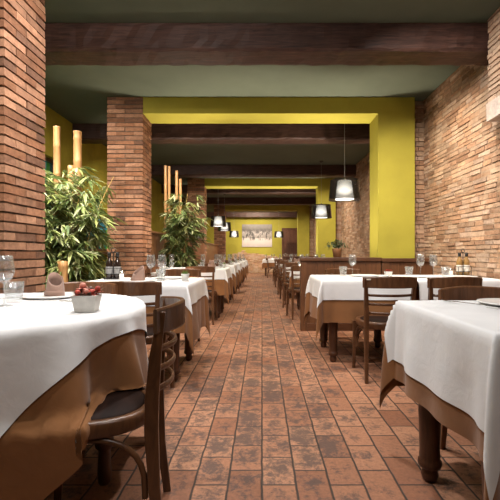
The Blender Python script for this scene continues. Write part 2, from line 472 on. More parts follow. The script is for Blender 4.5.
# brick pillars, laid brick by brick
PP = [tuple(v*k for v, k in zip(c, (.93, 1.0, 1.06))) for c in [(.36, .165, .088), (.30, .13, .066), (.42, .21, .12), (.25, .108, .056), (.38, .185, .105), (.33, .16, .092), (.20, .095, .056)]]
def pillar(x0, x1, y0, y1, ztop, name='brick_pillar'):
    mb = MB(); m = .012
    mb.box(x0+m, x1-m, y0+m, y1-m, 0, ztop, (.16, .115, .085))
    t = .115; z = 0; k = 0; ch = .0605; bh = .048
    def row(a0, a1, n, fixed0, fixed1, axis, z0, z1):
        for i in range(n):
            g = .006
            a = a0+(a1-a0)*i/n+(g if i else 0); b = a0+(a1-a0)*(i+1)/n-(g if i < n-1 else 0)
            c = random.choice(PP); q = random.uniform(.8, 1.2); col = tuple(v*q for v in c)
            e = random.uniform(-.003, .004)
            if axis == 'x': mb.box(a, b, fixed0-e, fixed1+e, z0, z1, col, .0022)
            else: mb.box(fixed0-e, fixed1+e, a, b, z0, z1, col, .0022)
    while z+bh < ztop+.02:
        z1 = min(z+bh, ztop-.001)
        if k % 2 == 0:
            row(x0, x1, 2, y0, y0+t, 'x', z, z1); row(x0, x1, 2, y1-t, y1, 'x', z, z1)
            row(y0+t+.006, y1-t-.006, 1, x0, x0+t, 'y', z, z1); row(y0+t+.006, y1-t-.006, 1, x1-t, x1, 'y', z, z1)
        else:
            row(y0, y1, 2, x0, x0+t, 'y', z, z1); row(y0, y1, 2, x1-t, x1, 'y', z, z1)
            row(x0+t+.006, x1-t-.006, 1, y0, y0+t, 'x', z, z1); row(x0+t+.006, x1-t-.006, 1, y1-t, y1, 'x', z, z1)
        z += ch; k += 1
    return struct(mb.build(name, 'pillar'))
PXL, PXR = -2.09, -1.61
pillar(PXL, PXR, 2.50, 2.97, ZC-.002)
ARCH = [(5.40, 5.82), (11.20, 11.62), (17.40, 17.82)]
for (a, b) in ARCH: pillar(PXL, PXR, a, b, ZC-.002)

# yellow arches: lintel and right-hand pier
ZL = 2.895
for i, (a, b) in enumerate(ARCH):
    m = MB()
    m.add([(PXR+.002, a, ZC-.002), (PXR+.002, a, ZL), (1.566, a, ZL), (1.566, a, 0), (2.065, a, 0), (2.065, a, ZC-.002),
           (PXR+.002, b, ZC-.002), (PXR+.002, b, ZL), (1.566, b, ZL), (1.566, b, 0), (2.065, b, 0), (2.065, b, ZC-.002)],
          [(0, 1, 2, 5), (5, 2, 3, 4), (6, 11, 8, 7), (11, 10, 9, 8), (0, 6, 7, 1), (1, 7, 8, 2), (2, 8, 9, 3), (3, 9, 10, 4), (4, 10, 11, 5), (5, 11, 6, 0)])
    struct(m.build('yellow_arch', 'yellow', bevel=.006))

# hewn ceiling beams
def beam(y0, y1, z0, x0=XL, x1=XR):
    n = 70; rs = []
    for i in range(n+1):
        x = x0+(x1-x0)*i/n
        j = lambda a: random.uniform(-a, a)
        e = .022
        prof = [(y0+e, z0), (y0, z0+e), (y0, z0+.10), (y0-.003, ZC-.02), (y0, ZC-.001), (y1, ZC-.001), (y1, z0+.1), (y1, z0+e), (y1-e, z0), ((y0+y1)/2, z0)]
        rs.append([(x, yy+(j(.006) if k not in (4, 5) else 0), zz+(j(.006) if k not in (4, 5) else 0)) for k, (yy, zz) in enumerate(prof)])
    return struct(MB().rings(rs, smooth=False).build('ceiling_beam', 'beam'))
BZ = 2.868
for (a, b) in [(3.67, 3.98), (6.50, 6.81), (9.50, 9.80), (12.25, 12.55), (15.0, 15.3), (20.3, 20.62)]:
    beam(a, b, BZ)

# exposed old brick low on the back wall, ragged top edge
eb = MB(); z = .02
def ragged(x): return 1.02+.16*math.exp(-((x+.98)/.26)**2)-.12*max(0, x+.3)
for r_ in range(24):
    h = random.uniform(.04, .055); x = -1.55
    while x < 1.0:
        l = random.uniform(.14, .28)
        if z+h < ragged(x+l/2)+random.uniform(-.02, .03):
            c = random.choice(PAL); k = random.uniform(.9, 1.3)
            eb.box(x, x+l-.01, YB-.03-random.uniform(0, .012), YB-.001, z, z+h, tuple(v*k for v in c), .003)
        x += l
    z += h+.008
struct(eb.build('trim_5', 'stone'))

# back door
d = MB()
d.box(1.04, 1.11, YB-.07, YB-.001, 0, 2.36).box(1.98, 2.05, YB-.07, YB-.001, 0, 2.36).box(1.11, 1.98, YB-.07, YB-.001, 2.28, 2.36)
do = struct(d.build('door_1', 'door'))
d = MB(); d.box(1.115, 1.975, YB-.05, YB-.004, .005, 2.275)
for (za, zb) in ((.15, .75), (.85, 1.45), (1.55, 2.15)):
    for (xa, xb) in ((1.20, 1.50), (1.58, 1.88)): d.box(xa, xb, YB-.062, YB-.05, za, zb)
d.build('door_leaf', 'door', do, bevel=.004)
MB().tube([(1.18, YB-.06, 1.03), (1.18, YB-.10, 1.03), (1.28, YB-.10, 1.03)], .012).build('door_handle', 'steel', do)

# outside the left windows
ob = MB(); ob.box(XL-1.6, XL-1.5, 1.5, 12.5, 0, 3.6)
struct(ob.build('street_facade', 'street'))
struct(MB().box(XL-1.6, XL-.3, 1.5, 12.5, -.12, 0).build('street_pavement', 'street'))

# ------------------------------------------------------------------ wooden partitions
def partition_x(x0, x1, y, h, label, planks=.19):
    r = empty('wooden_partition', label, 'partition', ((x0+x1)/2, y, 0), 0, 'low wooden partitions')
    w = (x1-x0)/2; p = MB()
    n = max(2, round(2*w/planks))
    for k in range(n):
        a = -w+2*w*k/n; b = -w+2*w*(k+1)/n
        p.box(a+.004, b-.004, -.05, .05, .10, h-.05)
    p.box(-w, w, -.042, .042, .0, h-.05)
    p.build('panel', 'panel', r, bevel=.003)
    MB().box(-w-.015, w, -.075, .075, h-.05, h).build('cap', 'cap', r, bevel=.008)
    MB().box(-w-.012, -w+.07, -.062, .062, 0, h-.05).build('end_post', 'panel', r, bevel=.006)
    MB().box(-w+.07, w, -.062, .062, 0, .10).build('skirting', 'cap', r, bevel=.004)
    return r
partition_x(.515, 1.555, 5.26, .955, 'dark wooden partition directly behind the second right-hand table, in front of the yellow pier')
partition_x(1.575, 2.23, 5.26, .945, 'dark wooden partition in the right corner between yellow pier and brick wall')
partition_x(.58, 1.55, 11.05, .945, 'farther dark wooden partition on the right, in front of the second yellow arch')

def partition_y(x, y0, y1, h, label, mat='panellight'):
    r = empty('wooden_side_panel', label, 'partition', (x, (y0+y1)/2, 0), 0, 'low wooden side panels')
    w = (y1-y0)/2; p = MB(); n = round(2*w/.2)
    for k in range(n):
        a = -w+2*w*k/n; b = -w+2*w*(k+1)/n
        p.box(-.03, .03, a+.004, b-.004, .0, h-.04)
    p.box(-.024, .024, -w, w, 0, h-.04)
    p.build('panel', mat, r, bevel=.003)
    MB().box(-.05, .065, -w, w, h-.04, h).build('cap', 'cap' if mat != 'panellight' else 'panellight', r, bevel=.006)
    return r
partition_y(-2.04, 5.84, 11.18, 1.42, 'light wooden side panel behind the bamboo, between the two left brick pillars')
partition_y(-1.95, 11.66, 17.36, 1.40, 'farther light wooden side panel running beyond the second bamboo clump')
# wainscot board standing against the third brick pillar
r = empty('pillar_wainscot', 'light wooden board covering the lower front of the far left brick pillar', 'wainscot', (-1.76, 11.165, 0))
MB().box(-.16, .14, -.02, .02, 0, 1.33).build('board', 'panellight', r, bevel=.003)
MB().box(-.17, .15, -.04, .02, 1.33, 1.37).build('cap', 'panellight', r, bevel=.004)
r = empty('wall_switch', 'small grey switch box on the far left brick pillar above its wooden board', 'switch', (-1.76, 11.19, 1.44))
MB().box(-.05, .05, -.03, 0, 0, .13).build('plate', 'grey', r, bevel=.006)
MB().box(-.02, .02, -.04, -.03, .04, .09).build('button', 'china', r, bevel=.003)

# ------------------------------------------------------------------ framed print on the back wall
r = empty('framed_photograph', 'large old black and white photograph of a village crowd on the yellow back wall', 'picture', (-.262, YB-.045, 1.37))
MB().box(-.785, .785, 0, .04, 0, 1.18).build('picture_stretcher', 'grey', r)
MB().add([(-.785, -.003, 0), (.785, -.003, 0), (.785, -.003, 1.18), (-.785, -.003, 1.18)], [(0, 1, 2, 3)]).build('print', 'photo', r)

# ------------------------------------------------------------------ chairs
def make_chair(wood_key='chair'):
    r = empty('bistro_chair', '', 'chair')
    wm = M[wood_key]
    # seat ring
    def outline(s, z, n=40):
        pts = []
        for k in range(n):
            a = 2*PI*k/n; ca, sa = math.cos(a), math.sin(a)
            e = 2/2.6
            x = math.copysign(abs(ca)**e, ca)*.205; y = math.copysign(abs(sa)**e, sa)*.205
            x *= 1-.10*(1-(y+.205)/.41)
            pts.append((x*s, y*s, z))
        return pts
    m = MB(); m.rings([outline(.97, .405), outline(1.0, .415), outline(1.0, .448), outline(.97, .458), outline(.86, .458), outline(.84, .452)], cap=False)
    m.rings([outline(.97, .405), outline(.84, .410), outline(.84, .452)], cap=False)
    m.build('seat_rim', wm, r)
    MB().rings([outline(.835, .435), outline(.838, .452), outline(.80, .460), outline(.45, .464), outline(.05, .464)]).build('seat', 'seat', r)
    for sx in (-1, 1):
        secs = [(sx*.176, .165, .42, .019, .019), (sx*.181, .175, .20, .017, .017), (sx*.187, .185, 0, .013, .013)]
        MB().rings([[(x-a, y-b, z), (x+a, y-b, z), (x+a, y+b, z), (x-a, y+b, z)] for x, y, z, a, b in secs], smooth=False).build('leg', wm, r, bevel=.005)
        secs = [(sx*.186, -.245, 0, .013, .015), (sx*.180, -.218, .22, .015, .019), (sx*.176, -.208, .42, .017, .023), (sx*.177, -.210, .52, .017, .023),
                (sx*.183, -.222, .67, .015, .019), (sx*.190, -.242, .81, .012, .013)]
        MB().rings([[(x-a, y-b, z), (x+a, y-b, z), (x+a, y+b, z), (x-a, y+b, z)] for x, y, z, a, b in secs], smooth=False).build('leg', wm, r, bevel=.005)
    # curved backrest pieces
    def arc(z, y, w, bulge, n=14):
        return [(w*math.cos(PI*k/n)*-1 if False else -w+2*w*k/n, y-bulge*(1-(2*k/n-1)**2), z) for k in range(n+1)]
    hs = [.082+.010*(1-(2*k/14-1)**2) for k in range(15)]
    MB().board(arc(.738, -.222, .207, .088), .017, hs).build('top_rail', wm, r)
    for z, y, w in ((.53, -.205, .17), (.60, -.210, .172), (.67, -.216, .176)):
        MB().board(arc(z, y, w, .068), .011, .020).build('slat', wm, r)
    # bentwood braces under the seat
    for sx in (-1, 1):
        pts = []
        for k in range(17):
            t = k/16; a = PI*t
            pts.append((sx*(.168+.004*abs(math.cos(a))), .162-(.35)*(.5-.5*math.cos(a)), .20+.195*math.sin(a)**.7 if 0 < k < 16 else .19))
        MB().tube(pts, .0105, 8).build('brace', wm, r)
    pts = [(-.165+.33*(.5-.5*math.cos(PI*k/16)), .155, .20+(.195*math.sin(PI*k/16)**.7 if 0 < k < 16 else -.01)) for k in range(17)]
    MB().tube(pts, .0105, 8).build('brace', wm, r)
    return r

def chair(x, yrear, facing, label, group, wood_key='chair', far=False):
    """facing: angle of the direction the sitter looks, 0 = +Y (away from camera)"""
    # yrear is the depth of the backrest for facing 0/180; chair origin is the seat centre
    a = facing
    cx = x+math.sin(a)*0; cy = yrear+.25*math.cos(a)
    return place('chair_'+wood_key, lambda: make_chair(wood_key), (cx, cy, 0), -a, label, group)

# ------------------------------------------------------------------ tables and cloths
LEGPROF = [(.0, 0), (.020, 0), (.026, .010), (.030, .030), (.026, .048), (.024, .055), (.038, .065), (.041, .078), (.040, .092), (.034, .100), (.036, .112), (.034, .13),
           (.038, .30), (.043, .50), (.045, .62), (.045, .70), (.0, .70)]
def make_table(w, dpt, ix=.115, iy=.13, thick=1.12):
    r = empty('dining_table', '', 'table')
    MB().box(-w/2, w/2, -dpt/2, dpt/2, .735, .764).build('tabletop', 'tablewood', r, bevel=.006)
    a = w/2-ix; b = dpt/2-iy
    f = MB(); t = .012
    f.box(-a, a, -b-t, -b+t, .66, .735).box(-a, a, b-t, b+t, .66, .735).box(-a-t, -a+t, -b, b, .66, .735).box(a-t, a+t, -b, b, .66, .735)
    f.build('apron', 'tablewood', r)
    for sx in (-1, 1):
        for sy in (-1, 1):
            MB().lathe([(p*thick, z) for p, z in LEGPROF] + [(.0, .735)], 16, (sx*a, b if sy > 0 else -(dpt/2-min(iy, .13)+(.035 if thick > 1.2 else 0)), 0)).build('leg', 'tablewood', r)
    return r

ZT = .770
def hash_s(*a):
    s = math.sin(sum(x*k for x, k in zip(a, (12.9898, 78.233, 37.719, 4.581))))*43758.5453
    return s-math.floor(s)

def drape(name, mat, cx, cy, a, b, over, lift, seed, sub=1, blockers=(), inset=0., flare=.05, step=.022, rz=0, hemc=None):
    """a cloth laid over a square table top: half sizes a, b; over = overhang (left, right, near, far)"""
    l, rr, nr, fr = over
    def axis(h, lo, hi):
        nn = max(4, round(2*h/step)); pts = [-h+2*h*i/nn for i in range(nn+1)]
        def side(o):
            q = []; d = .006
            while d < o-.004: q.append(d); d += step if d > .01 else .016
            return q+[o]
        return [-h-d for d in reversed(side(lo))]+pts+[h+d for d in side(hi)]
    us = axis(a, l, rr); vs = axis(b, nr, fr)
    ph = [hash_s(seed, k)*6.28 for k in range(8)]
    ang = [R(45+(hash_s(seed, 20+k)-.5)*16) for k in range(4)]
    amp = [.30+.14*hash_s(seed, 30+k) for k in range(4)]
    V = []
    for v in vs:
        for u in us:
            du = max(abs(u)-a, 0); dv = max(abs(v)-b, 0)
            sx = 1 if u >= 0 else -1; sy = 1 if v >= 0 else -1
            x = max(-a, min(a, u)); y = max(-b, min(b, v)); z = ZT+lift
            if du > 0 and dv > 0:
                r_ = math.hypot(du, dv); phi = math.atan2(dv, du)
                q = (sx > 0)*2+(sy > 0)
                ear = .15*(1-math.exp(-r_/.15))
                out = r_*flare*.8+ear*(.06+amp[q]*1.05*math.exp(-((phi-ang[q])/R(24))**2))*math.sin(min(phi, PI/2-phi)*2)**.6
                # the fold tucks in on either side of the ear
                x += sx*(out*math.cos(phi)); y += sy*(out*math.sin(phi))
                z -= math.sqrt(max(0, r_*r_-out*out))
            elif du > 0 or dv > 0:
                d = du+dv
                s = y if du > 0 else x; half = b if du > 0 else a
                k = (0 if du > 0 else 2)+(1 if (sx if du > 0 else sy) > 0 else 0)
                fall = min(1, max(0, (half-abs(s))/.10)); fall = fall*fall*(3-2*fall)
                wv = (.6*math.sin(s*9+ph[k])+.4*math.sin(s*21+ph[k+4]))
                out = d*(flare*.8+fall*.08*wv*min(1, d/.2))
                if du > 0: x += sx*out
                else: y += sy*out
                z -= math.sqrt(max(0, d*d-out*out))
            else:
                z += .0008*math.sin(u*23+ph[0])*math.sin(v*19+ph[1])
            # bent edge and inset of the under cloth
            dd = math.hypot(du, dv); push = min(dd, .004 if inset else .012)
            if du > 0: x += sx*push*(du/dd)
            if dv > 0: y += sy*push*(dv/dd)
            z = max(z, .006)
            wx, wy = cx+x, cy+y
            for (x0, x1, y0, y1, zz) in blockers:
                if x0 < wx < x1 and y0 < wy < y1 and z < zz:
                    z = zz+.002+(.004 if inset == 0 else 0)
            V.append((x, y, z))
    n = len(us); F = [(j*n+i, j*n+i+1, (j+1)*n+i+1, (j+1)*n+i) for j in range(len(vs)-1) for i in range(n-1)]
    mb = MB(); mb.add(V, F, smooth=True)
    return mb.build(name, mat, None, (cx, cy, 0))

def drape_round(name, mat, cx, cy, rad, half, rot, lift, seed, blockers=(), inset=0, step=.024, halfv=None):
    n = 2*round(half/step); half = n/2*step; ph = [hash_s(seed, k)*6.28 for k in range(4)]
    V = []
    for j in range(n+1):
        for i in range(n+1):
            u = -half+2*half*i/n; v = -half+2*half*j/n
            p = math.hypot(u, v); az = math.atan2(v, u)+rot
            z = ZT+lift; rr = p
            if p > rad:
                d = p-rad
                out = d*(.05+.11*(.62*math.sin(9*az+ph[0])+.38*math.sin(16*az+ph[1]))*min(1, d/.22))
                out += min(d, .3)*(.16*math.exp(-((az+R(34))/R(7))**2)+.20*math.exp(-((az+R(11))/R(5))**2)-.10*math.exp(-((az+R(24))/R(5))**2))*min(1, d/.08)
                out = max(out, .01*d)
                rr = rad+out+min(d, .004 if inset else .014); z -= math.sqrt(max(0, d*d-out*out))
            x = rr*math.cos(az); y = rr*math.sin(az)
            z = max(z, .006)
            if z < .468:
                dx, dy = cx+x-CHX, cy+y-CHY; fx, fy = math.sin(CHA), math.cos(CHA)
                fw = dx*fx+dy*fy; sd = dx*fy-dy*fx
                if -.07 < fw < .26 and -.235 < sd < .03:      # falls down outside the near side of the chair
                    sd = -.236 if inset == 0 else -.226
                    x = CHX+fw*fx+sd*fy-cx; y = CHY+fw*fy-sd*fx-cy
            for (f, zz) in blockers:
                if z < zz and f(cx+x, cy+y): z = zz+.002+(.004 if inset == 0 else 0)
            V.append((x, y, z))
    F = [(j*(n+1)+i, j*(n+1)+i+1, (j+1)*(n+1)+i+1, (j+1)*(n+1)+i) for j in range(n) for i in range(n)]
    mb = MB(); mb.add(V, F, smooth=True)
    return mb.build(name, mat, None, (cx, cy, 0))

def set_table(x0, x1, y0, y1, where, white, brown, seed, blockers=(), group='white-clothed dining tables', legs=(.115, .13, 1.12)):
    w, dp = x1-x0, y1-y0; cx, cy = (x0+x1)/2, (y0+y1)/2
    place('table_%.2f_%.2f' % (w, dp), lambda: make_table(w, dp, *legs), (cx, cy, 0), 0, 'dark wooden turned-leg dining table, the ' + where, group)
    b = drape('brown_undercloth', M['brown'], cx, cy, w/2+.003, dp/2+.003, brown, -.004, seed, blockers=blockers, inset=.007)
    tag(b, 'brown undercloth hanging below the white cloth, ' + where, 'tablecloth', 'brown undercloths')
    c = drape('white_tablecloth', M['white'], cx, cy, w/2+.003, dp/2+.003, white, 0, seed, blockers=blockers)
    tag(c, 'white linen tablecloth covering the ' + where, 'tablecloth', 'white tablecloths')

# ------------------------------------------------------------------ tableware
def make_wineglass():
    r = empty('wine_glass', '', 'wine glass')
    MB().lathe([(.036, 0), (.036, .002), (.012, .006), (.0045, .012), (.004, .05), (.004, .095), (.008, .103)], 20, cap=True).build('stem', 'glass', r)
    MB().lathe([(.004, .100), (.018, .106), (.034, .122), (.041, .145), (.041, .165), (.035, .205), (.032, .222), (.030, .222), (.034, .19), (.039, .160), (.038, .142), (.030, .123), (.012, .110)], 24, cap=False).build('bowl', 'glass', r)
    return r
def make_tumbler():
    r = empty('water_tumbler', '', 'tumbler')
    MB().lathe([(.030, 0), (.033, .004), (.036, .03), (.043, .098), (.041, .098), (.033, .022), (.0, .016)], 20, cap=False).lathe([(.0, .001), (.030, .001)], 20, cap=False).build('glass_body', 'glass', r)
    return r
def make_plate():
    r = empty('dinner_plate', '', 'plate')
    MB().lathe([(.0, .001), (.09, 0), (.12, .002), (.145, .010), (.146, .014), (.14, .015), (.10, .008), (.05, .007), (0, .007)], 32, cap=False).build('dish', 'china', r)
    return r
def make_napkin():
    r = empty('folded_napkin', '', 'napkin')
    m = MB(); n = 28
    # standing cone of folded linen with a slanting open mouth, highest at the back right
    def ring(t, off, a0=0., a1=2*PI, hi=.088, sl=.034, da=R(35)):
        pts = []
        for k in range(n+1):
            a = a0+(a1-a0)*k/n
            zt = hi+sl*math.cos(a-da)
            rad = (.053-.016*t*zt/.12)+off
            pts.append((rad*math.cos(a)*1.05+.010*t, rad*.85*math.sin(a), zt*t))
        return pts
    m.rings([ring(t, 0) for t in (0, .2, .4, .6, .8, 1)]+[ring(t, -.005) for t in (1, .7, .35, .05)], cap=False, closed=False)
    # the overlapping outer flap, its edge cut on a curve
    m.rings([ring(t, .005, R(-150), R(-20), .060, .042, R(-20)) for t in (0, .3, .6, .9, 1)]+[ring(t, .001, R(-150), R(-20), .060, .042, R(-20)) for t in (1, .5, 0)], cap=False, closed=False)
    m.build('linen', 'napkin', r)
    m = MB(); m.rings([[(rad*math.cos(2*PI*k/20)*1.05, rad*.85*math.sin(2*PI*k/20), z) for k in range(20)] for rad, z in ((.050, 0), (.056, .004), (.057, .022), (.050, .027))], cap=False)
    m.build('folded_base', 'napkin', r)
    return r
def make_fork():
    r = empty('dinner_fork', '', 'fork')
    m = MB(); m.board([(0, -.10, .003), (0, -.02, .004), (0, .04, .006)], .008, .003); m.box(-.011, .011, .04, .058, .006, .008)
    for k in range(4): m.box(-.011+k*.0062, -.008+k*.0062, .058, .098, .005, .007)
    m.build('fork_body', 'steel', r); return r
def make_knife():
    r = empty('dinner_knife', '', 'knife')
    m = MB(); m.box(-.005, .005, -.11, -.01, .001, .006); m.build('knife_handle', 'steel', r, bevel=.002)
    m = MB(); m.add([(-.004, -.01, .002), (.004, -.01, .002), (.008, .08, .002), (-.004, .11, .002), (-.004, -.01, .004), (.004, -.01, .003), (.008, .08, .003), (-.004, .11, .004)],
                    [(0, 3, 2, 1), (4, 5, 6, 7), (0, 1, 5, 4), (1, 2, 6, 5), (2, 3, 7, 6), (3, 0, 4, 7)]); m.build('blade', 'steel', r)
    return r
def make_green_pot():
    r = empty('potted_grass', '', 'potted plant')
    m = MB(); m.lathe([(0, 0), (.026, 0), (.034, .055), (.036, .062), (.032, .062), (.030, .05), (0, .05)], 20, cap=False); m.build('pot', 'potwhite', r)
    g = MB()
    for k in range(70):
        a = random.uniform(0, 6.28); q = random.uniform(0, .026); h = random.uniform(.02, .045); ln = random.uniform(0, .018)
        x, y = q*math.cos(a), q*math.sin(a); b = a+1.5
        g.add([(x-.0025*math.cos(b), y-.0025*math.sin(b), .05), (x+.0025*math.cos(b), y+.0025*math.sin(b), .05), (x+ln*math.cos(a), y+ln*math.sin(a), .055+h)], [(0, 1, 2)])
    g.build('grass_tuft', 'grass', r); return r
def square_pot(m, w0, w1, h, t=.006):
    def sq(w, z): return [(-w, -w, z), (w, -w, z), (w, w, z), (-w, w, z)]
    m.rings([sq(w0, 0), sq(w1, h), sq(w1-t, h), sq(w1-t-.002, h*.8)], smooth=False)
    return m
def rosette(m, c, rad, layers=4, tilt=0):
    for ly in range(layers):
        n = 7-ly; el = R(10+ly*24); rr = rad*(1-.16*ly)
        for k in range(n):
            a = 2*PI*k/n+ly*.5
            d = Vector((math.cos(a)*math.cos(el), math.sin(a)*math.cos(el), math.sin(el))); s = Vector((-math.sin(a), math.cos(a), 0)); up = d.cross(s)*-1
            c0 = Vector(c)
            P = [c0, c0+d*rr*.45+s*rr*.30-up*rr*.05, c0+d*rr*.85+s*rr*.22+up*rr*.12, c0+d*rr*1.05+up*rr*.22, c0+d*rr*.85-s*rr*.22+up*rr*.12, c0+d*rr*.45-s*rr*.30-up*rr*.05]
            m.add(P, [(0, 1, 2, 3, 4, 5)], smooth=True)
def make_red_pot():
    r = empty('potted_red_succulent', '', 'potted plant')
    pt = square_pot(MB(), .036, .047, .066).build('pot', 'potwhite', r)
    MB().box(-.040, .040, -.040, .040, .05, .056).build('soil', 'soil', pt)
    spots = [(-.018, .008, .098, .026, 'pink'), (.022, -.012, .074, .027, 'red'), (-.030, -.018, .072, .022, 'red'), (.006, -.030, .076, .022, 'pink'), (.036, .02, .084, .022, 'red'), (-.034, .028, .078, .024, 'darkleaf'), (.004, .034, .080, .024, 'darkleaf')]
    for x, y, z, rad, mk in spots:
        f = MB(); rosette(f, (x, y, z-.008), rad, 4)
        f.lathe([(rad*.05, -.012), (rad*.42, -.006), (rad*.52, .004), (rad*.45, .011), (rad*.2, .015), (0, .016)], 10, (x, y, z), cap=False)
        f.tube([(x*.6, y*.6, .05), (x, y, z-.006)], .004, 6)
        f.build('rosette', mk, r)
    lf = MB()
    for k in range(16):
        a = k*2.4; d = Vector((math.cos(a), math.sin(a), .25+.4*hash_s(k, 3))); s = Vector((-math.sin(a), math.cos(a), 0)); l = .045+.03*hash_s(k, 5)
        o = Vector((.01*math.cos(a), .01*math.sin(a), .06))
        lf.add([o, o+d*l*.5+s*.009, o+d*l, o+d*l*.5-s*.009], [(0, 1, 2, 3)])
    lf.build('leaves', 'darkleaf', r); return r
def make_cruet():
    r = empty('cruet_rack', '', 'cruet rack')
    m = MB(); m.box(-.075, .075, -.042, .042, 0, .012); m.build('tray', 'blackmetal', r, bevel=.003)
    m = MB()
    for z in (.05, .10):
        loop = []
        for k in range(25):
            a = 2*PI*k/24
            loop.append((.072*math.copysign(abs(math.cos(a))**.4, math.cos(a)), .039*math.copysign(abs(math.sin(a))**.4, math.sin(a)), z))
        m.tube(loop, .003, 6)
    for sx in (-1, 1):
        for sy in (-1, 1): m.tube([(sx*.066, sy*.036, .01), (sx*.066, sy*.036, .10)], .003, 6)
    m.build('wire_rail', 'blackmetal', r)
    m = MB(); m.tube([(0, 0, .012), (0, 0, .245)], .004, 8)
    m.tube([(.018*math.sin(2*PI*k/16), 0, .263-.018*math.cos(2*PI*k/16)) for k in range(17)], .0035, 6); m.build('handle', 'blackmetal', r)
    return r
def make_bottle(matk):
    r = empty('oil_bottle', '', 'bottle')
    m = MB(); m.lathe([(0, 0), (.028, 0), (.030, .004), (.030, .13), (.026, .15), (.013, .172), (.0125, .195), (0, .195)], 16, cap=False); m.build('bottle_body', matk, r); body = r.children[0] if r.children else r
    MB().lathe([(0, .19), (.0155, .19), (.0155, .225), (.012, .229), (0, .229)], 12, cap=False).build('bottle_cap', 'blackmetal', r)
    MB().lathe([(.0306, .035), (.0309, .037), (.0309, .10), (.0306, .102)], 16, cap=False).build('paper_label', 'ceramic_tag' if matk == 'oil' else 'grey', body)
    return r
def make_shaker():
    r = empty('salt_shaker', '', 'shaker')
    MB().lathe([(0, 0), (.02, 0), (.022, .004), (.018, .055), (0, .055)], 14, cap=False).build('shaker_body', 'china', r)
    MB().lathe([(.018, .055), (.019, .06), (.016, .075), (.006, .08), (0, .08)], 14, cap=False).build('shaker_cap', 'steel', r)
    return r

def put(kind, x, y, label, group, rz=0, z=None):
    mk = {'wine': make_wineglass, 'tumbler': make_tumbler, 'plate': make_plate, 'napkin': make_napkin, 'fork': make_fork, 'knife': make_knife, 'green': make_green_pot,
          'redpot': make_red_pot, 'cruet': make_cruet, 'oil': lambda: make_bottle('oil'), 'vinegar': lambda: make_bottle('vinegar'), 'shaker': make_shaker}[kind]
    return place('item_'+kind, mk, (x, y, ZT+.0015 if z is None else z), rz, label, group)

G = {'wine': 'wine glasses', 'tumbler': 'water tumblers', 'plate': 'dinner plates', 'napkin': 'folded napkins', 'fork': 'forks', 'knife': 'knives', 'green': 'small pots of green grass'}
def setting(x, y, which, where, face=0, wine=True, napkin=True, cut=True):
    """one cover: plate, napkin, glasses and cutlery; face 0 = guest sits on the camera side"""
    s = 1 if face == 0 else -1
    put('plate', x, y, 'white plate on the %s of the %s' % (which, where), G['plate'])
    if napkin: put('napkin', x, y, 'brown folded napkin on the %s of the %s' % (which, where), G['napkin'], 0 if s > 0 else PI, ZT+.0105)
    if wine: put('wine', x+s*.13, y+s*.20, 'wine glass on the %s of the %s' % (which, where), G['wine'])
    put('tumbler', x+s*.15, y+s*.12, 'clear tumbler on the %s of the %s' % (which, where), G['tumbler'])
    if cut:
        put('fork', x-s*.175, y, 'steel fork beside the plate on the %s of the %s' % (which, where), G['fork'], 0 if s > 0 else PI)
        put('knife', x+s*.175, y, 'steel knife beside the plate on the %s of the %s' % (which, where), G['knife'], 0 if s > 0 else PI)

# ================================================================== left row
# --- L1: round table nearest the camera
T1 = 'round table at front left'
cx, cy, rad = -1.21, 1.745, .658
CHX, CHY, CHA = -.605, 1.462, R(-101)       # chair beside it: seat centre and facing
def in_seat(px, py):
    dx, dy = px-CHX, py-CHY
    fx, fy = math.sin(CHA), math.cos(CHA)
    f = dx*fx+dy*fy; s = dx*fy-dy*fx
    return (abs(f)/.22)**3+(abs(s)/.22)**3 < 1
t = empty('round_table', 'round wooden dining table under white and brown cloths at front left', 'table', (cx, cy, 0))
MB().lathe([(0, .735), (rad-.024, .735), (rad-.02, .74), (rad-.02, .76), (rad-.024, .764), (0, .764)], 48, cap=False).build('tabletop', 'tablewood', t)
MB().lathe([(.51, .66), (.53, .66), (.53, .735), (.51, .735), (.51, .66)], 40, cap=False).build('apron', 'tablewood', t)
for a in (R(0), R(130), R(200), R(290)):
    MB().lathe([(0, 0), (.022, 0), (.028, .012), (.030, .05), (.026, .13), (.025, .15), (.038, .162), (.041, .18), (.038, .198), (.030, .206), (.035, .23), (.038, .45), (.040, .70), (0, .735)], 16, (.523*math.cos(a), .523*math.sin(a), 0)).build('leg', 'tablewood', t)
seatb = [(in_seat, .468), (lambda px, py: abs(px+1.075) < .215 and abs(py-2.165) < .215, .468)]
o = drape_round('brown_undercloth', M['brown'], cx, cy, rad+.002, 1.0, R(-11), -.004, 4.2, seatb, .008)
tag(o, 'long brown undercloth hanging from the round table at front left', 'tablecloth', 'brown undercloths')
o = drape_round('white_tablecloth', M['white'], cx, cy, rad+.002, .745, R(-11), 0, 4.2, seatb)
tag(o, 'square white tablecloth draped over the round table at front left', 'tablecloth', 'white tablecloths')
o = place('chair_chair', lambda: make_chair('chair'), (CHX, CHY, 0), -CHA, 'dark wooden bistro chair side-on at the round front left table, nearest the camera', 'bistro chairs')
o = place('chair_chairlight', lambda: make_chair('chairlight'), (-1.075, 2.165, 0), R(180), 'lighter wooden bistro chair on the far side of the round front left table', 'bistro chairs')
put('redpot', -.700, 1.600, 'white square pot of red succulents on the round front left table', 'pots of red plants', R(8))
put('plate', -1.11, 2.12, 'white dinner plate on the far side of the round front left table', G['plate'])
put('napkin', -1.10, 2.12, 'large brown folded napkin on the plate of the round front left table', G['napkin'], R(100), ZT+.0105)
put('fork', -1.285, 2.03, 'steel fork lying left of the plate on the round front left table', G['fork'], R(-60))
put('knife', -.985, 1.935, 'steel knife lying before the plate on the round front left table', G['knife'], R(70))
put('wine', -1.135, 1.76, 'tall wine glass at the left edge of the round front left table', G['wine'])
put('tumbler', -1.165, 1.88, 'clear water tumbler behind the wine glass on the round front left table', G['tumbler'])

